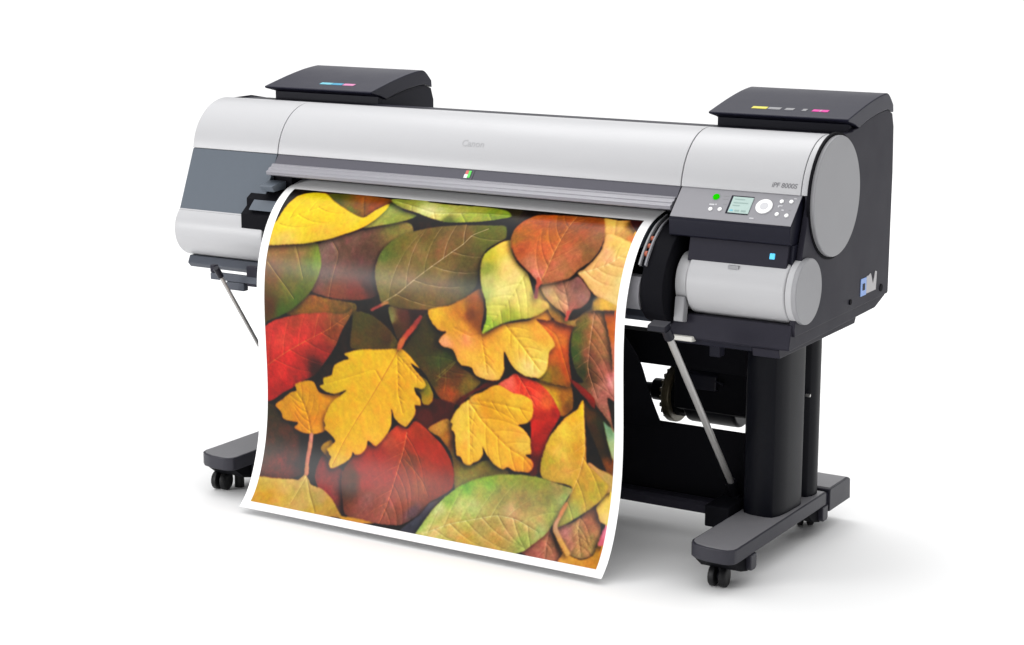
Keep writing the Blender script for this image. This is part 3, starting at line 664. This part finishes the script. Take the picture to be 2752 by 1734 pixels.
def inside(poly, X, Y):
    m = np.zeros(X.shape, bool)
    x0, y0 = poly[-1]
    for x1, y1 in poly:
        if y0 != y1:
            m ^= ((y0 > Y) != (y1 > Y)) & (X < (x1 - x0) * (Y - y0) / (y1 - y0) + x0)
        x0, y0 = x1, y1
    return m


def line_dist(P, X, Y):
    best = np.full(X.shape, 1e9); tt = np.zeros(X.shape)
    n = len(P) - 1
    for i in range(n):
        ax, ay = P[i]; bx, by = P[i + 1]
        ex, ey = bx - ax, by - ay
        L2 = ex * ex + ey * ey + 1e-9
        t = np.clip(((X - ax) * ex + (Y - ay) * ey) / L2, 0, 1)
        d = np.hypot(X - ax - t * ex, Y - ay - t * ey)
        k = d < best
        best = np.where(k, d, best); tt = np.where(k, (i + t) / n, tt)
    return best, tt


def paint_leaves(nu, nv, u0, u1, v0, v1):
    """the printed picture: autumn leaves lying over each other, row 0 at the top; sRGB values"""
    du = (u1 - u0) / (nu - 1); dv = (v1 - v0) / (nv - 1)
    U, V = np.meshgrid(u0 + du * np.arange(nu), v0 + dv * np.arange(nv))
    n1 = smooth_noise(nu, nv, 26 / du, 1) + .6 * smooth_noise(nu, nv, 12 / du, 2)
    n2 = smooth_noise(nu, nv, 6 / du, 3) + .7 * smooth_noise(nu, nv, 3 / du, 4)
    n3 = smooth_noise(nu, nv, 34 / du, 5) + .8 * smooth_noise(nu, nv, 9 / du, 6)
    img = np.zeros((nv, nu, 3)); img[:] = np.array((.11, .055, .03)) * (1 + 1.3 * n3)[..., None]
    for idx, (outline, cols, rib, nside, vcol, vs, mott) in enumerate(LEAVES):
        P = np.array([[float(c) for c in t.split(',')] for t in outline.split()])
        over = not cols
        P = loop_curve(P)
        pad = 26
        i0 = max(0, int((P[:, 0].min() - pad - u0) / du)); i1 = min(nu, int((P[:, 0].max() + pad - u0) / du) + 2)
        j0 = max(0, int((P[:, 1].min() - pad - v0) / dv)); j1 = min(nv, int((P[:, 1].max() + pad - v0) / dv) + 2)
        if i1 - i0 < 2 or j1 - j0 < 2:
            continue
        X = U[j0:j1, i0:i1]; Y = V[j0:j1, i0:i1]
        S = img[j0:j1, i0:i1]
        a, b, c = n1[j0:j1, i0:i1], n2[j0:j1, i0:i1], n3[j0:j1, i0:i1]
        wob = .9
        m = inside(P, X + wob * b, Y + wob * a * 1.5).astype(float)
        sh = shift(blur(m, 8 / du), int(8 / dv), int(6 / du))
        m = blur(m, .6) if not over else blur(m, 5 / du)
        if idx > 1 and not over:
            S *= (1 - .66 * np.clip(sh * 1.15, 0, 1) * (1 - m))[..., None]
        C = []
        for t in cols.split():
            x, y, h = t.split(',')
            C.append((float(x), float(y), [int(h[k:k + 2], 16) / 255 for k in (0, 2, 4)]))
        W = np.full(X.shape, 1e-9); A = S * 1e-9
        for x, y, rgb in C:
            w = 1 / ((X - x) ** 2 + (Y - y) ** 2 + 30) ** 1.5
            W += w; A += w[..., None] * np.array(rgb)
        A /= W[..., None]
        lum = 1 + mott * (.55 * a + .30 * b)
        if over:
            lum = 1; c = 0 * c
        A = A * (lum if over else lum[..., None])
        A[..., 1] *= 1 - (0 if over else .12) * np.clip(a + .2, 0, 1); A[..., 0] *= 1 + mott * .2 * c; A[..., 1] *= 1 - mott * .2 * c
        inn = np.clip(blur(m, 3.0 / du) * 2 - 1, 0, 1)
        H = np.zeros(X.shape)
        if not over:
            A *= (.95 + .05 * inn)[..., None]
            H += 4 * blur(m, 7 / du) + 2.2 * a
        if vcol:
            vc = np.array([int(vcol[k:k + 2], 16) / 255 for k in (0, 2, 4)])
            R = np.array([[float(q) for q in t.split(',')] for t in rib.split()])
            R = chaikin(R, 2, False)
            d, t = line_dist(R, X, Y)
            if nside:
                seg = np.r_[0, np.cumsum(np.hypot(*np.diff(R, axis=0).T))]
                Lr = seg[-1]; dm = np.full(X.shape, 1e9)
                for k in range(nside):
                    for sd in (-1, 1):
                        s = Lr * (k + .45 + .22 * sd) / (nside + .4)
                        px = np.interp(s, seg, R[:, 0]); py = np.interp(s, seg, R[:, 1])
                        qx = np.interp(min(s + 8, Lr), seg, R[:, 0]) - px; qy = np.interp(min(s + 8, Lr), seg, R[:, 1]) - py
                        h = math.hypot(qx, qy) + 1e-9; qx /= h; qy /= h
                        L = .62 * Lr * (1 - .45 * k / nside)
                        V_ = []
                        for f in np.linspace(0, 1, 6):
                            an = sd * (math.radians(58) - math.radians(34) * f)
                            ca, sa = math.cos(an), math.sin(an)
                            if not V_:
                                V_.append((px, py))
                            else:
                                V_.append((V_[-1][0] + L / 5 * (qx * ca - qy * sa), V_[-1][1] + L / 5 * (qx * sa + qy * ca)))
                        e, te = line_dist(np.array(V_), X, Y)
                        dm = np.minimum(dm, e)
                        g = np.clip(vs * .4 * (1 - .9 * te) * (1 + 1.8 * c), 0, 1) * np.exp(-(e / 1.3) ** 2)
                        A = A * (1 - g[..., None]) + vc * g[..., None]
                        H -= 1.8 * (1 - .6 * te) * np.exp(-(e / 3.2) ** 2)
                H += 1.3 * np.clip(dm / 16, 0, 1)
            g = np.clip(vs * (.9 + .5 * a), 0, 1) * np.exp(-(d / (1.9 - 1.0 * t)) ** 2)
            A = A * (1 - g[..., None]) + vc * g[..., None]
            H -= 2.6 * np.exp(-(d / 4.5) ** 2)
        gy, gx = np.gradient(H, dv, du)
        A *= np.clip(1 + .24 * (-gx * .75 + gy * .66), .72, 1.22)[..., None]
        S[:] = S * (1 - m[..., None]) + A * m[..., None]
    img *= (1 + .03 * n2)[..., None]
    img = .55 * img + .45 * img * img * (3 - 2 * img)
    img = np.clip(img - .012, 0, 1)
    g = img.mean(2, keepdims=True)
    img = g + (img - g) * 1.02
    return np.clip(img, 0, 1)


def make_sheet():
    D = np.array(crom(SHEET, 12))
    Sl = np.r_[0, np.cumsum(np.hypot(*np.diff(D, axis=0).T))]
    Lt = Sl[-1] + .004
    W = 1.130; x0 = -1.362
    NU, NV = 720, 660
    u = np.linspace(0, W, NU); v = np.linspace(0, Lt, NV)
    yy = np.interp(v, Sl, D[:, 0]); zz = np.interp(v, Sl, D[:, 1])
    yy[-1] -= .003
    U, V = np.meshgrid(u, v)
    wav = .0012 * np.sin(U * 7 + 1.) * (V / Lt) ** 2
    X = x0 + U; Y = np.repeat(yy[:, None], NU, 1) + wav; Z = np.repeat(zz[:, None], NU, 1)
    co = np.stack([X, Y, Z], -1).reshape(-1, 3)
    # back side 0.6 mm behind
    ty = np.gradient(yy); tz = np.gradient(zz); L = np.hypot(ty, tz)
    ny = np.repeat((-tz / L)[:, None], NU, 1); nz = np.repeat((ty / L)[:, None], NU, 1)
    colr = np.ones((NV, NU, 4)); colr[..., :3] = .90
    iu0, iu1 = np.searchsorted(u, .026), np.searchsorted(u, 1.105)
    iv0, iv1 = np.searchsorted(v, .108), np.searchsorted(v, 1.014)
    im = paint_leaves(iu1 - iu0, iv1 - iv0, 26, 1105, 108, 1014)
    lin = np.where(im <= .04045, im / 12.92, ((im + .055) / 1.055) ** 2.4)
    colr[iv0:iv1, iu0:iu1, :3] = lin * PRINT_GAIN
    me = bpy.data.meshes.new('printed_poster')
    n = NU * NV
    # coarse back sheet closes the paper
    bu = np.linspace(0, NU - 1, 16).astype(int); bv = np.linspace(0, NV - 1, 90).astype(int)
    bc = np.stack([X[np.ix_(bv, bu)], (Y + ny * .0006)[np.ix_(bv, bu)], (Z + nz * .0006)[np.ix_(bv, bu)]], -1).reshape(-1, 3)
    allco = np.vstack([co, bc]).astype(np.float32)
    me.vertices.add(len(allco)); me.vertices.foreach_set('co', allco.ravel())
    i = np.arange(n).reshape(NV, NU)
    q = np.stack([i[:-1, :-1], i[1:, :-1], i[1:, 1:], i[:-1, 1:]], -1).reshape(-1, 4)
    k = (n + np.arange(len(bc))).reshape(len(bv), len(bu))
    q2 = np.stack([k[:-1, :-1], k[:-1, 1:], k[1:, 1:], k[1:, :-1]], -1).reshape(-1, 4)
    q = np.vstack([q, q2]).astype(np.int32)
    me.loops.add(q.size); me.loops.foreach_set('vertex_index', q.ravel())
    me.polygons.add(len(q)); me.polygons.foreach_set('loop_start', np.arange(0, q.size, 4, dtype=np.int32))
    at = me.color_attributes.new('print', 'FLOAT_COLOR', 'POINT')
    full = np.ones((len(allco), 4), np.float32); full[:n] = colr.reshape(-1, 4); full[n:, :3] = .88
    at.data.foreach_set('color', full.ravel())
    me.update(); me.validate(); me.shade_smooth()
    m = bpy.data.materials.new('glossy_print'); m.use_nodes = True
    nt = m.node_tree; b = nt.nodes['Principled BSDF']
    a = nt.nodes.new('ShaderNodeAttribute'); a.attribute_name = 'print'
    nt.links.new(a.outputs['Color'], b.inputs['Base Color'])
    b.inputs['Roughness'].default_value = .33; b.inputs['Specular IOR Level'].default_value = .18
    me.materials.append(m)
    o = bpy.data.objects.new('printed_poster', me); COL.objects.link(o)
    o['label'] = 'white bordered glossy poster of autumn leaves hanging out of the printer'
    o['category'] = 'poster'
    return o
PRINT_GAIN = .70
make_sheet()

# ------------------------------------------------------------------ light
DOME = (.26, .85, .02, 1.80)
W = bpy.data.worlds.new('World'); SC.world = W; W.use_nodes = True
# white studio dome: bright overhead, dim towards the horizon and towards the right
wn = W.node_tree; bg = wn.nodes['Background']; bg.inputs[0].default_value = (1, 1, 1, 1)
tc = wn.nodes.new('ShaderNodeTexCoord'); sp = wn.nodes.new('ShaderNodeSeparateXYZ'); wn.links.new(tc.outputs['Generated'], sp.inputs[0])
mr = wn.nodes.new('ShaderNodeMapRange'); mr.interpolation_type = 'SMOOTHSTEP'
mr.inputs['From Min'].default_value = DOME[0]; mr.inputs['From Max'].default_value = DOME[1]
mr.inputs['To Min'].default_value = DOME[2]; mr.inputs['To Max'].default_value = DOME[3]
wn.links.new(sp.outputs['Z'], mr.inputs['Value'])
dt = wn.nodes.new('ShaderNodeVectorMath'); dt.operation = 'DOT_PRODUCT'; dt.inputs[1].default_value = (-.5, -.3, 0)
wn.links.new(tc.outputs['Generated'], dt.inputs[0])
ma = wn.nodes.new('ShaderNodeMath'); ma.operation = 'MULTIPLY_ADD'; ma.inputs[1].default_value = .35; ma.inputs[2].default_value = 1.
wn.links.new(dt.outputs['Value'], ma.inputs[0])
mm = wn.nodes.new('ShaderNodeMath'); mm.operation = 'MULTIPLY'
wn.links.new(ma.outputs[0], mm.inputs[0]); wn.links.new(mr.outputs['Result'], mm.inputs[1])
# unseen white glow band added low on the horizon, so the floor runs into white in every direction
cv = wn.nodes.new('ShaderNodeMapRange'); cv.interpolation_type = 'SMOOTHSTEP'
cv.inputs['From Min'].default_value = .08; cv.inputs['From Max'].default_value = .14
cv.inputs['To Min'].default_value = 1.05; cv.inputs['To Max'].default_value = 0.
wn.links.new(sp.outputs['Z'], cv.inputs['Value'])
mx = wn.nodes.new('ShaderNodeMath'); mx.operation = 'MAXIMUM'
wn.links.new(mm.outputs[0], mx.inputs[0]); wn.links.new(cv.outputs['Result'], mx.inputs[1])
wn.links.new(mx.outputs[0], bg.inputs[1])
def area(name, loc, target, sx, sy, power, col=(1, 1, 1)):
    l = bpy.data.lights.new(name, 'AREA'); l.shape = 'RECTANGLE'; l.size = sx; l.size_y = sy; l.energy = power; l.color = col
    o = bpy.data.objects.new(name, l); COL.objects.link(o); o.location = loc
    d = Vector(target) - Vector(loc); o.rotation_euler = d.to_track_quat('-Z', 'Y').to_euler()
    return o
area('softbox_top', (-1.3, 1.0, 3.4), (-.8, .25, .3), 2.2, 1.5, 36)
area('softbox_front', (-4.4, -5.0, 1.65), (-.8, 0, .6), 2.4, 1.1, 170)
area('added_back_light', (-3.2, 6.4, 2.6), (-.4, .2, .3), 5.5, 1.9, 35)  # unseen lamp added behind, to give the foot tops a bright reflection

# ------------------------------------------------------------------ camera
pitch, yaw = .20865353, .547745406
cam = bpy.data.cameras.new('camera'); co = bpy.data.objects.new('camera', cam); COL.objects.link(co)
cam.sensor_width = 36; cam.lens = 4515.01884 / 2408 * 36; cam.clip_end = 300; cam.clip_start = .1
r = Vector((math.cos(yaw), math.sin(yaw), 0)); fh = Vector((-math.sin(yaw), math.cos(yaw), 0))
d = fh * math.cos(pitch) - Vector((0, 0, 1)) * math.sin(pitch); u = fh * math.sin(pitch) + Vector((0, 0, 1)) * math.cos(pitch)
mw = Matrix(((r.x, u.x, -d.x, 1.89943), (r.y, u.y, -d.y, -4.06391), (r.z, u.z, -d.z, 1.6), (0, 0, 0, 1)))
co.matrix_world = mw
SC.camera = co
SC.view_settings.view_transform = 'Standard'; SC.view_settings.look = 'None'
SC.view_settings.exposure = 0; SC.view_settings.gamma = 1
SC.view_settings.use_curve_mapping = False
SC.cycles.max_bounces = 6; SC.cycles.diffuse_bounces = 4
SC.cycles.use_denoising = True
